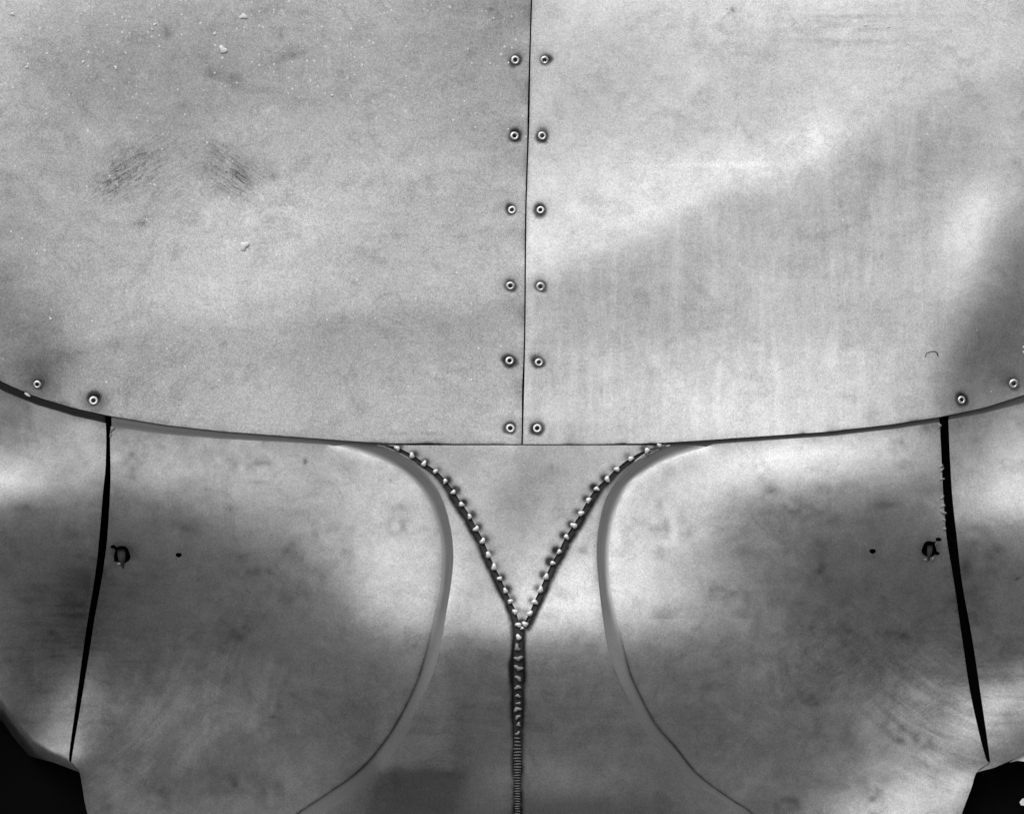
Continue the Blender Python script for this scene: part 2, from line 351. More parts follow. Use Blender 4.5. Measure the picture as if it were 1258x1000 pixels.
FLi = [(404,546),(437,553),(473,567),(499,583),(521,606),(533,630),(541,659),(543,685),(541,721),(533,758),(524,800),(511,840),(490,883),(466,919),(437,950),(400,976),(365,1000),(290,1060)]
FRo = [(822,545.4),(795,556),(766,580),(745,611),(736,644),(733,677),(736,721),(742,769),(748,800),(760,834),(776,864),(793,897),(820,926),(853,959),(900,992),(960,1060)]
FRi = [(872,547),(831,560),(802,573),(778,590),(760,619),(751,652),(748,681),(749,714),(755,747),(761,776),(766,797),(773,824),(788,857),(806,890),(831,919),(858,952),(900,983),(925,1000),(985,1060)]
SLl = [(130.5,512),(130.5,540),(129.5,575),(126.5,605),(121.5,665),(117.6,700),(113,730),(107.5,763),(102,800),(92.5,870),(85,927),(88,936),(97.5,947.5)]
SLr = [(137,511),(135.3,540),(135.8,580),(135,610),(131.8,660),(127.5,695),(122.5,725),(116,760),(109.8,800),(99,866),(88.5,928),(88.8,936),(97.5,947.5)]
SRl = [(1154.5,514),(1156.5,560),(1159,610),(1163,660),(1172,715),(1182,784),(1191.5,847),(1203,900),(1211,930),(1214,937),(1200,947.5)]
SRr = [(1165,512),(1167,560),(1170,610),(1175,655),(1182,715),(1194.5,784),(1204,847),(1212.5,905),(1215.5,928),(1215,937),(1200,947.5)]
GAPX = [-70,5,70,133,134,200,270,330,400,440,480,800,840,870,1000,1155,1156,1210,1258,1330]
GAPY = [12,10.5,9.5,10.0,13.5,11.5,9.5,8,6.5,4,1.6,1.6,3,5.5,5.5,6.5,5.5,7,10,13]
def ylow(x): return yhood(x)+np.interp(x, GAPX, GAPY)

HOLES = {'L': [(150,681,10,11),(139.2,671,3.4,2.4),(142.5,687,2.6,2.4),(219.5,681,3.8,2.8)],
         'R': [(1141.5,674,9,10),(1153,662,3.6,2.5),(1151,679,3.4,2.4),(1072,676.5,4,3)]}

def build_panel(name, T, Bm, L, R, mat, parent, off=0.0, step=2.0, attrs=None, holes=(), label=None, thick=2.0, extra=None):
    ln_ = lambda p: np.hypot(*np.diff(np.array(p, float), axis=0).T).sum()
    nu = max(4, int(max(ln_(T), ln_(Bm))/step)); nv = max(4, int(max(ln_(L), ln_(R))/step))
    g2 = coons(resample(T, nu, False), resample(Bm, nu, False), resample(L, nv), resample(R, nv))
    x, y = g2[..., 0].ravel().copy(), g2[..., 1].ravel().copy()
    idx = np.arange(nu*nv).reshape(nv, nu)
    F = np.stack([idx[:-1, :-1], idx[1:, :-1], idx[1:, 1:], idx[:-1, 1:]], -1).reshape(-1, 4)
    for k, (cx, cy, rx, ry) in enumerate(holes):
        an = np.arctan2((y-cy)/ry, (x-cx)/rx); rr = np.hypot((x-cx)/rx, (y-cy)/ry)
        lim = 1+.05*np.sin(3*an+k)+.03*np.sin(5*an+2*k)
        inside = rr < lim
        gone = inside[F].sum(1) >= 1; rem = np.zeros(len(x), bool); rem[F[gone].ravel()] = True; F = F[~gone]
        used = np.zeros(len(x), bool); used[F.ravel()] = True
        # verts of the ring are drawn onto the rim of the hole
        ring = used & rem
        x[ring] = cx+(x[ring]-cx)/rr[ring]*lim[ring]; y[ring] = cy+(y[ring]-cy)/rr[ring]*lim[ring]
    used = np.unique(F.ravel()); remap = -np.ones(len(x), int); remap[used] = np.arange(len(used)); F = remap[F]
    x, y = x[used], y[used]
    h = hgt(x, y)+off
    if extra is not None: h = h+extra(x, y)
    V = P(x, y, h); nV = len(V)
    # open edges get a real thickness: a rim and a back sheet (coarse relief kept)
    e = np.concatenate([F[:, [0, 1]], F[:, [1, 2]], F[:, [2, 3]], F[:, [3, 0]]]); key = np.sort(e, 1)
    _, inv, c = np.unique(key, axis=0, return_inverse=True, return_counts=True); be = e[c[inv.ravel()] == 1]
    V = np.vstack([V, P(x, y, h-thick)]); back = F[:, ::-1]+nV
    rim = np.stack([be[:, 1], be[:, 0], be[:, 0]+nV, be[:, 1]+nV], 1)
    allF = np.vstack([F, back, rim])
    me = bpy.data.meshes.new(name)
    me.vertices.add(len(V)); me.vertices.foreach_set('co', V.astype(np.float32).ravel())
    me.loops.add(allF.size); me.loops.foreach_set('vertex_index', allF.astype(np.int32).ravel())
    me.polygons.add(len(allF)); me.polygons.foreach_set('loop_start', np.arange(0, allF.size, 4, dtype=np.int32))
    me.polygons.foreach_set('loop_total', np.full(len(allF), 4, np.int32))
    sm = np.ones(len(allF), bool); sm[2*len(F):] = False
    me.polygons.foreach_set('use_smooth', sm)
    me.update(); me.validate()
    me.attributes.new('sharp_edge', 'BOOLEAN', 'EDGE') if 'sharp_edge' not in me.attributes else None
    ev = np.empty(len(me.edges)*2, np.int32); me.edges.foreach_get('vertices', ev); ev = np.sort(ev.reshape(-1, 2), 1)
    bset = np.sort(be, 1); k1 = set(map(tuple, bset.tolist())); 
    sh = np.array([(a, b_) in k1 for a, b_ in ev.tolist()], bool)
    me.attributes['sharp_edge'].data.foreach_set('value', sh)
    for an_, fn_ in (attrs or {}).items():
        at = me.attributes.new(an_, 'FLOAT', 'POINT'); a = np.clip(fn_(x, y), 0, 1)
        at.data.foreach_set('value', np.r_[a, a].astype(np.float32))
    return link(name, me, mat, parent, label)

# ------------------------------------------------ the setting
gm = mesh('ground', [(-600,-600,0),(600,-600,0),(600,600,0),(-600,600,0)], [(0,1,2,3)], False)
gr = link('ground', gm, M_ground); gr['kind'] = 'structure'

body = bpy.data.objects.new('metal_body', None); COL.objects.link(body); body.location = (0, 0, 0)
body['label'] = 'worn bare aluminium body shell of riveted hood sheets over bulging welded lower panels'; body['category'] = 'vehicle body'

# ------------------------------------------------ hood sheets
def riv_soot(x, y):
    s = np.zeros_like(x)
    for k, (cx, cy) in enumerate(RIV):
        dx = 2.2*math.sin(k*2.3); dy = 1.5*math.cos(k*1.7)-.8
        an = np.arctan2(y-cy, x-cx); r = np.hypot(x-cx-dx*.6, y-cy-dy*.6)*(1+.07*np.sin(2*an+k)+.04*np.sin(3*an+3*k))*(.86+.28*vnoise(x, y, 7, 60+k))
        R0 = 9.4+.9*math.sin(k*1.9)
        if k == 13: R0 = 11; r = np.hypot(x-cx-1, y-cy+3)*(.9+.2*vnoise(x, y, 7, 73))
        s = np.maximum(s, .93/(1+np.exp((r-R0+.9)/1.6)))
        s = np.maximum(s, (.62 if k == 13 else .5 if k in (12, 14) else .27)*np.exp(-(np.hypot(x-cx-2, y-cy-2)/(20 if k in (12,13) else 15))**2))
    return s
def hood_soot(x, y):
    s = riv_soot(x, y)
    e = yhood(x)-y
    s = np.maximum(s, .42*np.exp(-e/3.0)*vnoise(x, y, 17, 3)**2*1.8)
    s = np.maximum(s, .45*gauss(x, y, 507, 532, 45, 2.2)*vnoise(x, y, 6, 5))
    for cx, cy, r in ((603,12,5),(345,42,3),(578,62,3),(1012,388,1.6),(1090,460,1.2),(900,12,5)):
        s = np.maximum(s, .5*gauss(x, y, cx, cy, r, r*.7, cx))
    s = np.maximum(s, .26*gauss(x, y, 290, 216, 34, 20, .7)*vnoise(x, y, 7, 44)*1.5+.15*gauss(x, y, 150, 210, 24, 14, -.6)*vnoise(x, y, 7, 45)*1.5)
    for cx, cy, rx, ry, a_, q in ((205,40,10,9,0,.35),(345,42,3,8,0,.5),(358,68,26,6,-.3,.3),(335,215,7,8,0,.35),(262,88,10,7,0,.3),(275,422,4,3,-.6,.5),(368,455,5,9,.6,.3),(565,290,7,4,0,.35),(440,305,6,5,0,.3),(1060,20,60,3,0,.25),(1040,52,70,2.5,0,.25),(870,160,14,10,0,.18),(990,200,24,14,.4,.22),(1005,640,9,9,0,.2)):
        s = np.maximum(s, q*gauss(x, y, cx, cy, rx, ry, a_)*(.4+.9*vnoise(x, y, 4, 46)))
    s = np.maximum(s, .30*gauss(x, y, 285, 95, 14, 7)+.25*gauss(x, y, 225, 130, 12, 9))
    sx = np.interp(y, [-80,0,70,150,260,380,440,545], [655,653,651,649.5,646,645,644,641.5])
    s = np.maximum(s, .45*np.exp(-np.abs(x-sx)/2.5)*(.25+vnoise(y, y*0, 41, 9)))
    return s
def swirl(x, y, cx, cy, wr, wt, seed):
    r = np.hypot(x-cx, y-cy); th = np.arctan2(y-cy, x-cx)+math.pi
    return np.clip((vnoise(r, th*60, wr, seed)*.6+vnoise(r, th*60, wr*.45, seed+1)*.4-.42)*3, 0, 1) if wt is None else np.clip((vnoise(r/wr, th*wt, 1, seed)*.6+vnoise(r/(wr*.45), th*wt*2, 1, seed+1)*.4-.42)*3, 0, 1)
ATT_T = {'polish_highlight': lambda x, y: .42*gauss(x, y, 1002, 180, 26, 30)*(.6+.6*vnoise(x, y, 7, 90))+.40*gauss(x, y, 1195, 275, 20, 42, .25)*(.5+.8*vnoise(x, y, 9, 91))+.22*gauss(x, y, 905, 201, 75, 3.5)+.16*gauss(x, y, 330, 260, 90, 50)*vnoise(x, y, 18, 92)*1.6
    +.16*gauss(x, y, 740, 500, 30, 25)*vnoise(x, y, 6, 93)*1.6+.22*np.clip(np.abs(vnoise(x+y*.3, y, 34, 94)-.5)*2-.55, 0, 1)*vnoise(x, y, 5, 95)*2,'soot_shade': hood_soot,
 'wipe_down': lambda x, y: np.clip((y-np.interp(x, BX, BY))/18, 0, 1)*(x > 647)*np.clip((1190-x)/60, 0, 1)+.15,
 'wipe_across': lambda x, y: .6*gauss(x, y, 1060, 35, 100, 24)+.12,
 'scuff_a': lambda x, y: 1.0*gauss(x, y, 152, 213, 46, 21, -.62)+.6*gauss(x, y, 182, 268, 18, 7, -.5)+.38*gauss(x, y, 225, 215, 80, 48)+.5*gauss(x, y, 345, 68, 30, 10, -.4)+.35*gauss(x, y, 200, 450, 60, 18, -.6),
 'scuff_b': lambda x, y: 1.1*gauss(x, y, 284, 215, 42, 24, .8)+.4*gauss(x, y, 262, 178, 18, 8, .6)+.3*gauss(x, y, 330, 215, 18, 14)+.25*gauss(x, y, 1000, 180, 30, 30),
 'fleck': lambda x, y: .06+1.0*np.clip((190-y)/170, 0, 1)*(.25+vnoise(x, y, 90, 4)) + .25*(x < 400)*np.clip((480-y)/480, 0, 1)}
SM = [(655,-70),(653,0),(651,70),(649.5,150),(646,260),(645,380),(644,440),(641.5,545)]
def dimple(x, y):
    d = 0
    for cx, cy in RIV: d = d-.5*np.exp(-(np.hypot(x-cx, y-cy)/9)**2)
    # the seam edge lifts a little between rivets
    return d
def lift(x, y): return dimple(x, y) - .8*np.exp(-np.abs(x-SXI(y))/9)*np.clip(np.cos((y-120)/92*2*math.pi), 0, 1)
SXI = lambda y: np.interp(y, [p[1] for p in SM], [p[0] for p in SM])
hl = [(x_, float(yhood(x_))) for x_ in np.linspace(-70, 641-0.5, 60)]
hr = [(x_, float(yhood(x_))) for x_ in np.linspace(642.3, 1330, 60)]
gapw = lambda y: .9+.7*math.exp(-((y-130)/40)**2)+.9*math.exp(-((y-480)/30)**2)
SMl = resample(SM, 80); SMr = SMl.copy()
SMl[:, 0] -= [gapw(y_) for y_ in SMl[:, 1]]; SMr[:, 0] += .8
SMl[-1] = hl[-1]; SMr[-1] = hr[0]
lh = build_panel('hood_panel', [(-70,-70), tuple(SMl[0])], hl, [(-70,-70),(-70,hl[0][1])], SMl, M_left, body, off=3, attrs=ATT_T, extra=lift,
                 label='duller grey hood sheet left of the centre seam, scuffed and flecked')
rh = build_panel('hood_panel', [tuple(SMr[0]), (1330,-70)], hr, SMr, [(1330,-70),(1330,hr[-1][1])], M_right, body, off=3.6, attrs=ATT_T, extra=dimple,
                 label='brighter hood sheet right of the centre seam with a faint diagonal bend')

# rivets: domed collar with an open bore
def lathe(prof, n=20, mats=None):
    V = []; F = []; mi = []
    for r, z in prof:
        for k in range(n):
            a = 2*math.pi*k/n; V.append((r*math.cos(a)/1000, -z/1000, r*math.sin(a)/1000))
    for i in range(len(prof)-1):
        for k in range(n):
            F.append((i*n+k, i*n+(k+1) % n, (i+1)*n+(k+1) % n, (i+1)*n+k)); mi.append(mats[i] if mats else 0)
    F.append(tuple(range((len(prof)-1)*n, len(prof)*n))); mi.append(mats[-1] if mats else 0)
    return V, F, mi
V, F, mi = lathe([(6.1,-2),(6.2,.3),(5.7,1.5),(4.6,2.2),(3.3,2.2),(2.5,1.6),(2.3,.4),(2.2,-1.2)], 20, [0,0,0,0,0,1,1,1])
rme = mesh('rivet', V, F); rme.materials.append(M_rivet); rme.materials.append(M_hole); rme.polygons.foreach_set('material_index', mi)
import mathutils
for k, (cx, cy) in enumerate(RIV):
    par = lh if cx < 648 else rh
    o = bpy.data.objects.new('rivet', rme); COL.objects.link(o); o.parent = par
    e = 4.0; hh = hgt(np.array([cx, cx-e, cx+e, cx, cx]), np.array([cy, cy, cy, cy-e, cy+e]))
    p = P(cx, cy, hh[0]+3.0-.9)
    nx = -(hh[2]-hh[1])/(2*e); nz = (hh[4]-hh[3])/(2*e)
    nrm = Vector((nx, -1, nz)).normalized()
    tiltq = Vector((0, -1, 0)).rotation_difference(nrm)
    o.rotation_mode = 'QUATERNION'; o.rotation_quaternion = tiltq @ mathutils.Quaternion((0, 1, 0), k*1.1)
    o.location = p; sc = .93+.12*math.sin(k*3.1); o.rotation_quaternion = mathutils.Quaternion((math.cos(k*2.1), 0, math.sin(k*2.1)), .13*abs(math.sin(k*1.3))) @ o.rotation_quaternion; o.scale = (sc, 1, sc*(1+.05*math.cos(k*5)))

# paint flecks that stand on the left sheet
def blob(name, r, seed, sub=1, flat=.5, asym=.25):
    import bmesh
    bm = bmesh.new(); bmesh.ops.create_icosphere(bm, subdivisions=sub, radius=1)
    rr = random.Random(seed); ph = [rr.uniform(0, 6.28) for _ in range(4)]
    for v_ in bm.verts:
        a = math.atan2(v_.co.z, v_.co.x); f = 1+asym*math.sin(2*a+ph[0])+asym*.95*math.sin(3*a+ph[1])+rr.uniform(-.08, .08)
        v_.co.x *= f*r/1000; v_.co.z *= f*r/1000; v_.co.y *= flat*r/1000
    me = bpy.data.meshes.new(name); bm.to_mesh(me); bm.free()
    me.polygons.foreach_set('use_smooth', [True]*len(me.polygons)); return me
for k, (cx, cy, r) in enumerate([(274,61,3.6),(299,20,3.0),(300,302,4.2),(142,83,1.7),(102,76,1.5),(190,30,1.4),(264,41,1.5),(33,82,1.3),(62,391,1.3),(408,117,1.2),(15,17,1.6),(187,36,1.2)]):
    me = blob('paint_fleck', r*1.3, 50+k, 3, .3, .22); me.materials.append(M_white)
    o = link('paint_fleck', me, M_white, lh); o.location = P(cx, cy, hgt(cx, cy)+3.9)
for k, (cx, cy, r) in enumerate([(1064,31,2.0),(1117,54,1.8),(1092,33,1.3),(1094,123,1.3),(1104,81,1.6),(950,84,1.3),(893,10,1.2)]):
    me = blob('paint_fleck', r*1.2, 80+k, 2, .18, .3); me.materials.append(M_white)
    o = link('paint_fleck', me, M_white, rh); o.location = P(cx, cy, hgt(cx, cy)+3.7)

# ------------------------------------------------ lower panels
SEAMALL = [NL, NR, NV+[(636,1060)]]
def seam_soot(x, y):
    s = np.zeros_like(x); n = .7+.6*vnoise(x, y, 14, 11)
    dl = dist_poly(x, y, offs(NL, 2)); dr = dist_poly(x, y, offs(NR, -2))
    wl = 5.0*n; grow = np.clip((y-555)/60, .35, 1)
    s = np.maximum(s, 1.08/(1+np.exp((dl-7.6*(.75+.25*n)*grow)/1.9))); s = np.maximum(s, 1.08/(1+np.exp((dr-7.8*(.75+.25*n)*grow)/1.9)))
    dv = dist_poly(x, y, [(637,765),(636,800),(636,1060)]); wv = np.interp(y, [760,800,830,850,880,910,1000], [9,10,11,9,9.5,7.5,6])
    s = np.maximum(s, 1.05/(1+np.exp((dv-wv*(.85+.3*vnoise(x, y, 16, 12)))/1.5)))
    s = np.maximum(s, .22*np.exp(-np.minimum(np.minimum(dl, dr), dv)/11))
    return s
LIPX = [-80,3,20,41,60,80,98]; LIPY = [815,862,886,911,923,932,946]
def lip(x, y): return (y-np.interp(x, LIPX, LIPY))*.75
def curl(x, y): return np.where(x < 99, -.11*np.clip(lip(x, y)+2, 0, 40)**2, 0)
def low_soot_shade(x, y):
    s = seam_soot(x, y)
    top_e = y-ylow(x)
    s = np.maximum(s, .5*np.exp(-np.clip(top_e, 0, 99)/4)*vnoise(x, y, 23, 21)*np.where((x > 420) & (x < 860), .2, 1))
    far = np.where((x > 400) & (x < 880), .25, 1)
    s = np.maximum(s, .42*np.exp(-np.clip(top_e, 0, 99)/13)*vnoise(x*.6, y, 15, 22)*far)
    s = np.maximum(s, .30*np.exp(-dist_poly(x, y, SLl[:10])/14)*vnoise(x*.7, y, 16, 24)**1.5*1.3)
    s = np.maximum(s, .34*np.exp(-dist_poly(x, y, SRl[:10])/13)*vnoise(x*.7, y, 15, 25)**1.5*1.3)
    s = np.maximum(s, .28*vnoise(x*.8, y, 26, 26)**3*vnoise(x, y, 9, 27)*2.2*((y < 760) | (x < 350) | (x > 950)))
    s = np.maximum(s, .45*gauss(x, y, 145, 524, 14, 6)+.35*gauss(x, y, 1146, 522, 16, 7))
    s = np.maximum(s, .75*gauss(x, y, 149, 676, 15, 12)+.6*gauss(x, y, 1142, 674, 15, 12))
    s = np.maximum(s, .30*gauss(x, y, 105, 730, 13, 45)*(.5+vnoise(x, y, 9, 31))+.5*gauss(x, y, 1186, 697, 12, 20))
    dsl = dist_poly(x, y, SLl[:10]); dsr = dist_poly(x, y, SRr[:10])
    s = np.maximum(s, .35*np.exp(-dsl/5)*vnoise(x, y, 8, 33)*(y > 640)); 
    s = np.maximum(s, .30*np.exp(-dist_poly(x, y, SLr[:10])/4)*vnoise(x, y, 8, 35)); s = np.maximum(s, .35*np.exp(-dist_poly(x, y, SRl[:10])/5)*vnoise(x, y, 8, 34))
    sg_ = lambda q: 1/(1+np.exp(-q))
    s = np.maximum(s, .42*gauss(x, y, 96, 745, 26, 55)*(.5+.7*vnoise(x*.5, y, 7, 36))+.30*gauss(x, y, 1195, 735, 24, 45)*(.5+.7*vnoise(x*.5, y, 7, 37)))  # painted dark reflections by both slots, over the smudges
    # soft shading of the crease, painted beside the filler
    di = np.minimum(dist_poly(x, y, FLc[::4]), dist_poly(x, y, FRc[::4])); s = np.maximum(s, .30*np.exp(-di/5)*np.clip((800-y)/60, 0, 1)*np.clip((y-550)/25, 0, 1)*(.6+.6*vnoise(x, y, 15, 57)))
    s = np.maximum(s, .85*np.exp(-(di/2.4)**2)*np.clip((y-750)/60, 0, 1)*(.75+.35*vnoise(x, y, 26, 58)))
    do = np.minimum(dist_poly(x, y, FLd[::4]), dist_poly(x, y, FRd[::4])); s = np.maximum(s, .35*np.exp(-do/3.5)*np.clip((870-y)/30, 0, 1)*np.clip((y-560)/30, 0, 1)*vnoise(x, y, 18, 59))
    # grease smears
    for cx, cy, rx, ry, a, q in ((375,566,3,6,.2,.5),(362,559,12,2,0,.25),(250,600,10,3,.1,.25),(320,592,16,3,0,.25),(285,625,10,9,0,.22),(1010,600,14,8,.3,.25),(1112,570,12,7,0,.3),
        (1085,620,17,7,-.2,.35),(1022,640,12,7,-.4,.25),(900,662,14,9,-.4,.2),(980,740,14,8,0,.2),(995,770,5,5,0,.3),(1048,800,7,7,0,.25),(1086,734,5,2,.6,.4),(360,853,5,3,.4,.3),(334,880,6,3,0,.35),
        (301,769,3,6,.6,.35),(1232,565,5,1.5,-.8,.5),(1250,710,6,1.8,-.4,.6),(930,760,5,14,.1,.2),(480,590,1.8,2.4,0,.55),(245,700,3,3,0,.2),(240,745,9,4,-.4,.15)):
        s = np.maximum(s, q*1.5*gauss(x, y, cx, cy, rx, ry, a)*(.45+.6*vnoise(x, y, 5, 41)))
    return s
def wipe_ac(x, y):
    m = gauss(x, y, 90, 780, 110, 90)+gauss(x, y, 1210, 830, 80, 110)+.5*gauss(x, y, 640, 880, 260, 60)+.35*gauss(x, y, 90, 880, 60, 60)
    return np.clip(m, 0, 1)*.75
ATT_B = {'polish_highlight': lambda x, y: .60*swirl(x, y, 1290, 620, 6, 5, 70)*gauss(x, y, 1140, 880, 80, 100)+.30*swirl(x, y, 1000, 780, 9, 4, 72)*gauss(x, y, 1000, 830, 130, 130)+.45*swirl(x, y, -60, 700, 8, 5, 74)*gauss(x, y, 180, 900, 110, 90)
    +.42*swirl(x, y, 560, 900, 11, 3, 76)*gauss(x, y, 290, 850, 90, 110)+.35*gauss(x, y, 78, 862, 16, 24)*(.4+.8*vnoise(x*.1, y, 3, 78))+.20*gauss(x, y, 1240, 840, 40, 40)*(.3+.9*vnoise(x*.1, y, 3, 79))  # corner spots paint in streaky highlights as well as rub marks
    +.25*gauss(x, y, 860, 700, 60, 110, .3)*vnoise(x, y, 20, 80),'soot_shade': low_soot_shade, 'wipe_across': wipe_ac, 'wipe_down': lambda x, y: x*0+.15,
 'scuff_a': lambda x, y: .35*gauss(x, y, 1130, 850, 60, 50)+.3*gauss(x, y, 1020, 820, 60, 60)+.25*gauss(x, y, 160, 900, 60, 60)+.2*gauss(x, y, 900, 650, 60, 40),
 'scuff_b': lambda x, y: .35*gauss(x, y, 1160, 920, 40, 60)+.25*gauss(x, y, 1080, 780, 60, 60)+.3*gauss(x, y, 270, 860, 30, 50), 'fleck': lambda x, y: x*0}
def lt(a, b_, n=50): return [(x_, float(ylow(x_))) for x_ in np.linspace(a, b_, n)]
# creases: metal rolls gently into the filler channel
FLc = resample(FLi, 200); FRc = resample(FRi, 200); FLd = resample(FLo, 200); FRd = resample(FRo, 200)
def roll(x, y):
    d = np.minimum(dist_poly(x, y, FLc[::6]), dist_poly(x, y, FRc[::6])); e = np.minimum(dist_poly(x, y, FLd[::6]), dist_poly(x, y, FRd[::6]))
    amp = np.clip((830-y)/110, .12, 1)*.33
    return -2.6*amp*(np.exp(-d/7)+np.exp(-e/6))
# side panels
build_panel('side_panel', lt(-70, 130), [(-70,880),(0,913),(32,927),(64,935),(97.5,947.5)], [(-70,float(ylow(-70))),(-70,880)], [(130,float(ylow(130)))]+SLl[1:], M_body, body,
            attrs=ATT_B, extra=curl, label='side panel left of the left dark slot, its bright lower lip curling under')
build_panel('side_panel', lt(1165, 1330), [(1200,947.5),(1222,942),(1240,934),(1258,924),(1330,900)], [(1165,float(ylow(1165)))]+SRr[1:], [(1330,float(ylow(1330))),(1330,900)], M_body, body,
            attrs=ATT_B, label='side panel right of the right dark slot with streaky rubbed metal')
# bulging fender panels
fl_top = lt(136.5, 404); fr_top = lt(872, 1154.5)
fl_top[-1] = FLi[0]; fr_top[0] = FRi[0]
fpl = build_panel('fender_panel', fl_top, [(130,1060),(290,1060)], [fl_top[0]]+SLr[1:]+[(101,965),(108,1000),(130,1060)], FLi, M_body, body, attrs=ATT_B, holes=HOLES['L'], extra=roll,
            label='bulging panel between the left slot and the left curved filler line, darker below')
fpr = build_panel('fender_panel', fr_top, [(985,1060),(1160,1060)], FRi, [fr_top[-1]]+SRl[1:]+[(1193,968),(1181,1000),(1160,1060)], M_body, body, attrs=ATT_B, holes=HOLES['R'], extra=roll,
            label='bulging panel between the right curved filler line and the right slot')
# gussets either side of the welded seam
gl = offs(NL, 5.5); gl = [(466.5,546.3),(480,551.5)]+[tuple(p) for p in gl[1:-1]]+[(631.5,775),(630.5,800),(630.3,900),(631.5,950),(632.5,1000),(632,1060)]
gr_ = offs(NR, -5.5); gr_ = [(821,546.3),(809,552)]+[tuple(p) for p in gr_[1:-1]]+[(643,775),(643,800),(642,830),(641,900),(640,950),(639,1000),(638,1060)]
build_panel('gusset_panel', [(463,546.3),(466.5,546.3)], [(330,1060),(632,1060)], [(463,546.3)]+FLo[1:], gl, M_body, body, attrs=ATT_B, extra=roll,
            label='narrow waisted panel between the left filler line and the beaded weld')
build_panel('gusset_panel', [(821,546.3),(824,546.3)], [(638,1060),(960,1060)], gr_, [(824,546.3)]+FRo[1:], M_body, body, attrs=ATT_B, extra=roll,
            label='narrow waisted panel between the beaded weld and the right filler line')
pl_ = offs(NL, -1.0); pr_ = offs(NR, 1.0)
vp_l = [(476,546.4)]+[tuple(p) for p in pl_[:-1]]+[(638.5,768)]; vp_r = [(818,546.4)]+[tuple(p) for p in pr_[1:-1]]+[(642,768)]
def puff(x, y): return 1.5+1.5*np.exp(-np.abs(x-640)/14)*np.clip((y-560)/60, 0, 1)*0
ATT_C = dict(ATT_B); ATT_C['soot_shade'] = lambda x, y: np.maximum(seam_soot(x, y)*.0, np.maximum(
    np.clip(.95*sum(gauss(x, y, cx+(3 if i < 17 else -4), cy-2, 6.5, 6.5) for i, (cx, cy) in enumerate(NL+NR))*(.4+.9*vnoise(x, y, 30, 77)), 0, .85), 0*x))
build_panel('centre_plate', [(476,546.4),(818,546.4)], [(638.5,768),(642,768)], vp_l, vp_r, M_body, body, attrs=ATT_C, extra=puff,
            label='pointed V-shaped plate under the hood, tacked along both edges')

# ------------------------------------------------ filler seams
def strip(name, A, B_, n, m, mat, parent, prof, label=None, attrs=None, off=0.0, thick=1.6, uvs=True, useroll=False):
    a = resample(A, n); b_ = resample(B_, n); V = []; X = []; Y = []; U = []
    s = np.r_[0, np.cumsum(np.hypot(*np.diff((a+b_)/2, axis=0).T))]
    for i in range(n):
        for j in range(m):
            q = j/(m-1); p = a[i]*(1-q)+b_[i]*q; X.append(p[0]); Y.append(p[1]); U.append((s[i], q))
    X = np.array(X); Y = np.array(Y); q = np.tile(np.linspace(0, 1, m), n)
    h = hgt(X, Y)+off+prof(q, Y) + (roll(X, Y) if useroll else 0)
    nV = n*m; V = np.vstack([P(X, Y, h), P(X, Y, h-thick)])
    idx = np.arange(nV).reshape(n, m)
    F = [(idx[i, j], idx[i, j+1], idx[i+1, j+1], idx[i+1, j]) for i in range(n-1) for j in range(m-1)]
    bk = [tuple(int(v_)+nV for v_ in f[::-1]) for f in F]
    loop = list(idx[0, :])+list(idx[1:, -1])+list(idx[-1, -2::-1])+list(idx[-2:0:-1, 0])
    rim = [(loop[i], loop[i-1], loop[i-1]+nV, loop[i]+nV) for i in range(len(loop))]
    F = [tuple(int(v_) for v_ in f) for f in F+bk+rim]
    me = mesh(name, V, F)
    import bmesh
    bm = bmesh.new(); bm.from_mesh(me); bmesh.ops.recalc_face_normals(bm, faces=bm.faces); bm.to_mesh(me); bm.free()
    if uvs:
        ul = me.uv_layers.new(name='UVMap'); vi = np.empty(len(me.loops), np.int32); me.loops.foreach_get('vertex_index', vi)
        U = np.array(U+U); ul.data.foreach_set('uv', U[vi].astype(np.float32).ravel())
    for an_, fn_ in (attrs or {}).items():
        at = me.attributes.new(an_, 'FLOAT', 'POINT'); z = np.clip(fn_(X, Y, q), 0, 1); at.data.foreach_set('value', np.r_[z, z].astype(np.float32))
    return link(name, me, mat, parent, label)
def fshade(inner_q, sgn):  # dark crease line painted along the filler edge
    def f(x, y, q):
        d = np.abs(q-inner_q)
        s = np.clip((y-770)/60, 0, 1)*np.exp(-(d/.17)**2)*.95*(.75+.4*vnoise(x, y, 30, 51))*np.clip((1040-y)/100, .4, 1)
        s = np.maximum(s, .45*np.exp(-((1-d)/.10)**2)*np.clip((y-790)/30, 0, 1)*np.clip((880-y)/30, 0, 1))
        return np.maximum(s, .25*np.exp(-((1-d)/.08)**2)*(y < 760))
    return f
def bare(x, y, q):
    ss = lambda u: np.clip(u, 0, 1)**2*(3-2*np.clip(u, 0, 1))
    edge = np.maximum(.95*ss((.50-q)/.42), .85*ss((q-.86)/.14))
    edge = edge*(.75+.4*vnoise(x, y, 22, 61))
    return np.clip(np.maximum((y-745)/120, edge), 0, .95)
fprof = lambda q, y: -1.1*np.sin(math.pi*q)*np.clip((900-y)/120, .1, 1)-.22
strip('filler_seam', offs(FLc, 1.4), offs(FLd, -1.4), 240, 16, M_fill, body, fprof, 'curved dull grey filler line left of the weld', {'soot_shade': fshade(0, 1), 'bare': bare}, useroll=True)
strip('filler_seam', offs(FRc, -1.4), offs(FRd, 1.4), 240, 16, M_fill, body, fprof, 'curved dull grey filler line right of the weld', {'soot_shade': fshade(0, 1), 'bare': bare}, useroll=True)

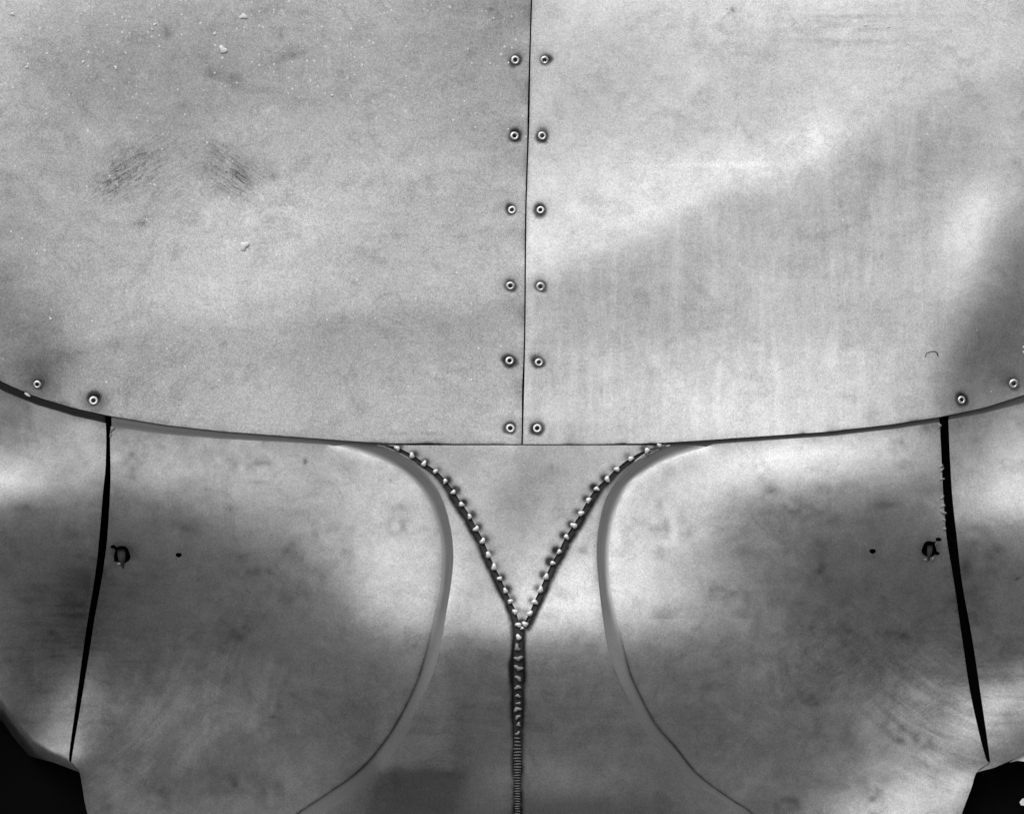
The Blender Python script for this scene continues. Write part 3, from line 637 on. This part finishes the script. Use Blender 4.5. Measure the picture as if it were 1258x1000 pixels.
# flanges that show in the gap under the hood edge
def flange(x0, x1, mat, label):
    xs = np.linspace(x0, x1, 30)
    strip('hood_flange', [(x_, float(yhood(x_))-8) for x_ in xs], [(x_, float(ylow(x_))+6) for x_ in xs], 60, 6, mat, body, lambda q, y: .9-3.7*np.clip((q-.42)/.4, 0, 1), label, thick=1.2)
flange(-70, 129.5, M_gap, 'black strip for the shade in the open gap under the hood edge, far left')
flange(137, 500, M_flange, 'thin grey flange under the hood edge, left of centre')
flange(800, 1154, M_flange2, 'thin grey flange under the hood edge, right of centre')
flange(1165.5, 1330, M_flange2, 'dark grey flange under the hood edge, far right')

# ------------------------------------------------ weld seams with their spots
wide = lambda q, y: -1.6+1.1*np.sin(math.pi*q)
def seam(A, B_, label, off=-1.2): return strip('weld_seam', A, B_, 120, 6, M_scorch, body, wide, label, off=off, thick=2)
sl = seam([(470,547)]+[tuple(p) for p in offs(NL, 9)[1:-1]]+[(630,772)], [(482,547)]+[tuple(p) for p in offs(NL, -4)[1:-1]]+[(640,770)], 'left arm of the blackened V weld')
sr = seam([(818,547)]+[tuple(p) for p in offs(NR, -9)[1:-1]]+[(648,772)], [(806,547)]+[tuple(p) for p in offs(NR, 4)[1:-1]]+[(641,770)], 'right arm of the blackened V weld', -1.3)
sv = seam([(628,764),(628,900),(629,1000),(628,1060)], [(647,764),(645,900),(643,1000),(642,1060)], 'blackened vertical weld running down from the V', -1.1)
nubs = [blob('weld_spot', 1, 100+k, 2, .55, .17) for k in range(9)]
nubsd = [blob('weld_spot', 1, 200+k, 2, .5, .30) for k in range(9)]
for me in nubs: me.materials.append(M_nub)
for me in nubsd: me.materials.append(M_nub2)
def spot(cx, cy, r, par, pool, k, sx=1, off=1.6):
    me = pool[k % len(pool)]
    o = bpy.data.objects.new('weld_spot', me); COL.objects.link(o); o.parent = par
    o.location = P(cx, cy, hgt(cx, cy)+off); o.rotation_euler = (0, random.uniform(0, 6.28) if sx == 1 else random.uniform(-.4, .4), 0); o.scale = (r*sx, r, r*.95)
for k, (cx, cy) in enumerate(NL): spot(cx, cy, 3.7+random.uniform(-.6, .5), sl, nubs, k)
for k, (cx, cy) in enumerate(NR): spot(cx, cy, 3.7+random.uniform(-.6, .5), sr, nubs, k+3)
for k, (cx, cy) in enumerate(NV): spot(cx, cy, .84*[2.6,4.6,4.8,4.6,4.6,3.9,3.6,3.0,2.5,4,3.2,2.8,2.8][k], sv, nubs if k in (0, 1) else nubsd, k, 1.22 if k > 2 else 1.0001, .8)
# fine ripples of the bead at the bottom, about 3 mm apart
ripm = [blob('weld_ripple', 1, 400+k_, 2, .6, .04) for k_ in range(9)]
for m_ in ripm: m_.materials.append(M_ripple)
yy = 906.0; k = 0
while yy < 1058:
    if yy < 1010:
        o = bpy.data.objects.new('weld_ripple', ripm[k % 9]); COL.objects.link(o); o.parent = sv
        wr = np.interp(yy, [906,930,1000], [4.4,5.4,3.6])+random.uniform(-.5, .5)
        o.location = P(635.8+random.uniform(-.5, .5), yy, hgt(635.8, yy)-.1); o.rotation_euler = (0, random.uniform(-.07, .07), 0); o.scale = (wr, 1.5, 1.0*float(np.interp(yy, [906,960], [1.25,.95])))
    yy += float(np.interp(yy, [906,930,1000], [4.6,3.6,2.9]))+random.uniform(-.2, .2); k += 1
# plate edge: thin bright strands between the nubs
# beads beside the right slot and the drip on its head
for k, (cx, cy, r) in enumerate([(1154.0,523,2.6),(1156.5,572,2.3),(1157,577,2.2),(1157,588,2.6),(1157.5,611,2.4),(1158.5,621,2.6),(1159,629,3.2),(1160,638,1.8),(1160.5,649,2.0)]):
    o = bpy.data.objects.new('weld_spot', nubsd[k % 9]); COL.objects.link(o); o.parent = fpr
    o.location = P(cx, cy, hgt(cx, cy)+.3); o.scale = (r*.8, r, r*1.3); o.rotation_euler = (0, k*.3, 0)
for k, (cx, cy, r) in enumerate([(137.5,527,3.0),(136,534,2.0)]):
    o = bpy.data.objects.new('weld_spot', nubsd[k]); COL.objects.link(o); o.parent = fpl; o.location = P(cx, cy, hgt(cx, cy)+.3); o.scale = (r*.8, r, r*1.4)

# ------------------------------------------------ bent tabs hanging out of the two holes
def tab(cx, cy, w0, ln_, par, sgn, label):
    n = 12; V = []; F = []
    for i in range(n):
        q = i/(n-1); wd = w0*(1-.25*q) if q < .55 else w0*.86*(1-(q-.55)/.45*.9)
        y = cy-7+ln_*q; h0 = float(hgt(cx, y))-7+9*math.sin(min(q*1.6, 1)*math.pi/2)
        xc = cx+sgn*2.2*q**2
        for x_, dh in ((-wd/2, -1.2), (-wd/6, .6), (wd/6, .6), (wd/2, -1.2)): V.append(P(xc+x_, y, h0+dh))
        for x_, dh in ((wd/2, -2.6), (wd/6, -1), (-wd/6, -1), (-wd/2, -2.6)): V.append(P(xc+x_, y, h0+dh))
    for i in range(n-1):
        for j in range(8): F.append((i*8+j, i*8+(j+1) % 8, i*8+8+(j+1) % 8, i*8+8+j))
    F.append(tuple(range(8))); F.append(tuple(range((n-1)*8, n*8))[::-1])
    link('hanging_tab', mesh('hanging_tab', V, F, False), M_tab, par, label)
tab(149, 681, 10, 24, fpl, 1, 'bent metal tongue hanging out of the left hole')
tab(1142.5, 676, 7, 20, fpr, -1, 'bent metal tongue hanging out of the right hole')
for cx, cy, r, par in ((146.5,692,2.0,fpl),(1146,686,1.7,fpr),(1137,687,1.3,fpr)):
    me = blob('solder_drop', r, int(cx), 2, .5, .3); me.materials.append(M_nub2); o = link('solder_drop', me, M_nub2, par); o.location = P(cx, cy, hgt(cx, cy)+.5)

# ------------------------------------------------ black backing for the shade inside, behind the sheets
xs = np.arange(-75, 1336, 15.0); ys = np.arange(-75, 1076, 15.0); A, B2 = np.meshgrid(xs, ys)
deep = 42+0*A
V = P(A, B2, hgt(A, B2)-deep).reshape(-1, 3); nx_, ny_ = len(xs), len(ys)
F = [(j*nx_+i, (j+1)*nx_+i, (j+1)*nx_+i+1, j*nx_+i+1) for j in range(ny_-1) for i in range(nx_-1)]
V2 = P(A, B2, hgt(A, B2)-deep-6).reshape(-1, 3); n0 = len(V)
F = F+[tuple(v_+n0 for v_ in f[::-1]) for f in F]
link('dark_backing', mesh('dark_backing', np.vstack([V, V2]), F), M_dark, body, 'black backing for the shade inside the shell, seen through slots and corner openings')

me = blob('paint_fleck', 4.2, 99, 2, .3, .2); me.materials.append(M_white)
o = link('paint_fleck', me, M_white, body, 'oval white fleck in the black gap at the far left'); o.location = P(33.5, 484, hgt(33.5, 484)+1.5); o.rotation_euler = (0, .6, 0); o.scale = (1, 1, .5)
# a curled hair stuck to the right sheet
hp = resample([(1137,437.5),(1138.5,433.5),(1142,432),(1147,431),(1151,432.5),(1152.5,437)], 16); V = []; F = []
for i, (x_, y_) in enumerate(hp):
    for k in range(5):
        a = k*2*math.pi/5; V.append(P(x_+.55*math.cos(a), y_+.55*math.sin(a)*.8, float(hgt(x_, y_))+4.3+.5*math.sin(a)))
for i in range(15):
    for k in range(5): F.append((i*5+k, i*5+(k+1) % 5, i*5+5+(k+1) % 5, i*5+5+k))
F += [tuple(range(5)), tuple(range(75, 80))]
hr_ = link('hair', mesh('hair', V, F), M_gap); hr_['label'] = 'tiny curled dark hair stuck to the right hood sheet near its lower corner'; hr_['category'] = 'hair'
# pale wedges added in place of glints at the right corner opening
def wedge(pts, h, th, name, label):
    n = len(pts); V = [P(x_, y_, float(hgt(x_, y_))+h) for x_, y_ in pts]+[P(x_, y_, float(hgt(x_, y_))+h-th) for x_, y_ in pts]
    F = [tuple(range(n))[::-1], tuple(range(n, 2*n))]+[(i, (i+1) % n, n+(i+1) % n, n+i) for i in range(n)]
    me = mesh(name, V, F, False)
    import bmesh
    bm = bmesh.new(); bm.from_mesh(me); bmesh.ops.recalc_face_normals(bm, faces=bm.faces); bm.to_mesh(me); bm.free()
    link(name, me, M_pale, body, label)
wedge([(1240,936),(1248,928.5),(1262,922),(1300,915),(1300,940),(1262,935),(1250,933.5)], -6, 4, 'edge_glint', 'small pale wedge standing in for a glint below the right side panel')
wedge([(1252.5,984),(1256,980),(1264,979),(1290,979),(1290,989),(1262,989),(1254,988)], -20, 4, 'corner_glint', 'pale piece standing in for a glint in the dark opening at lower right')
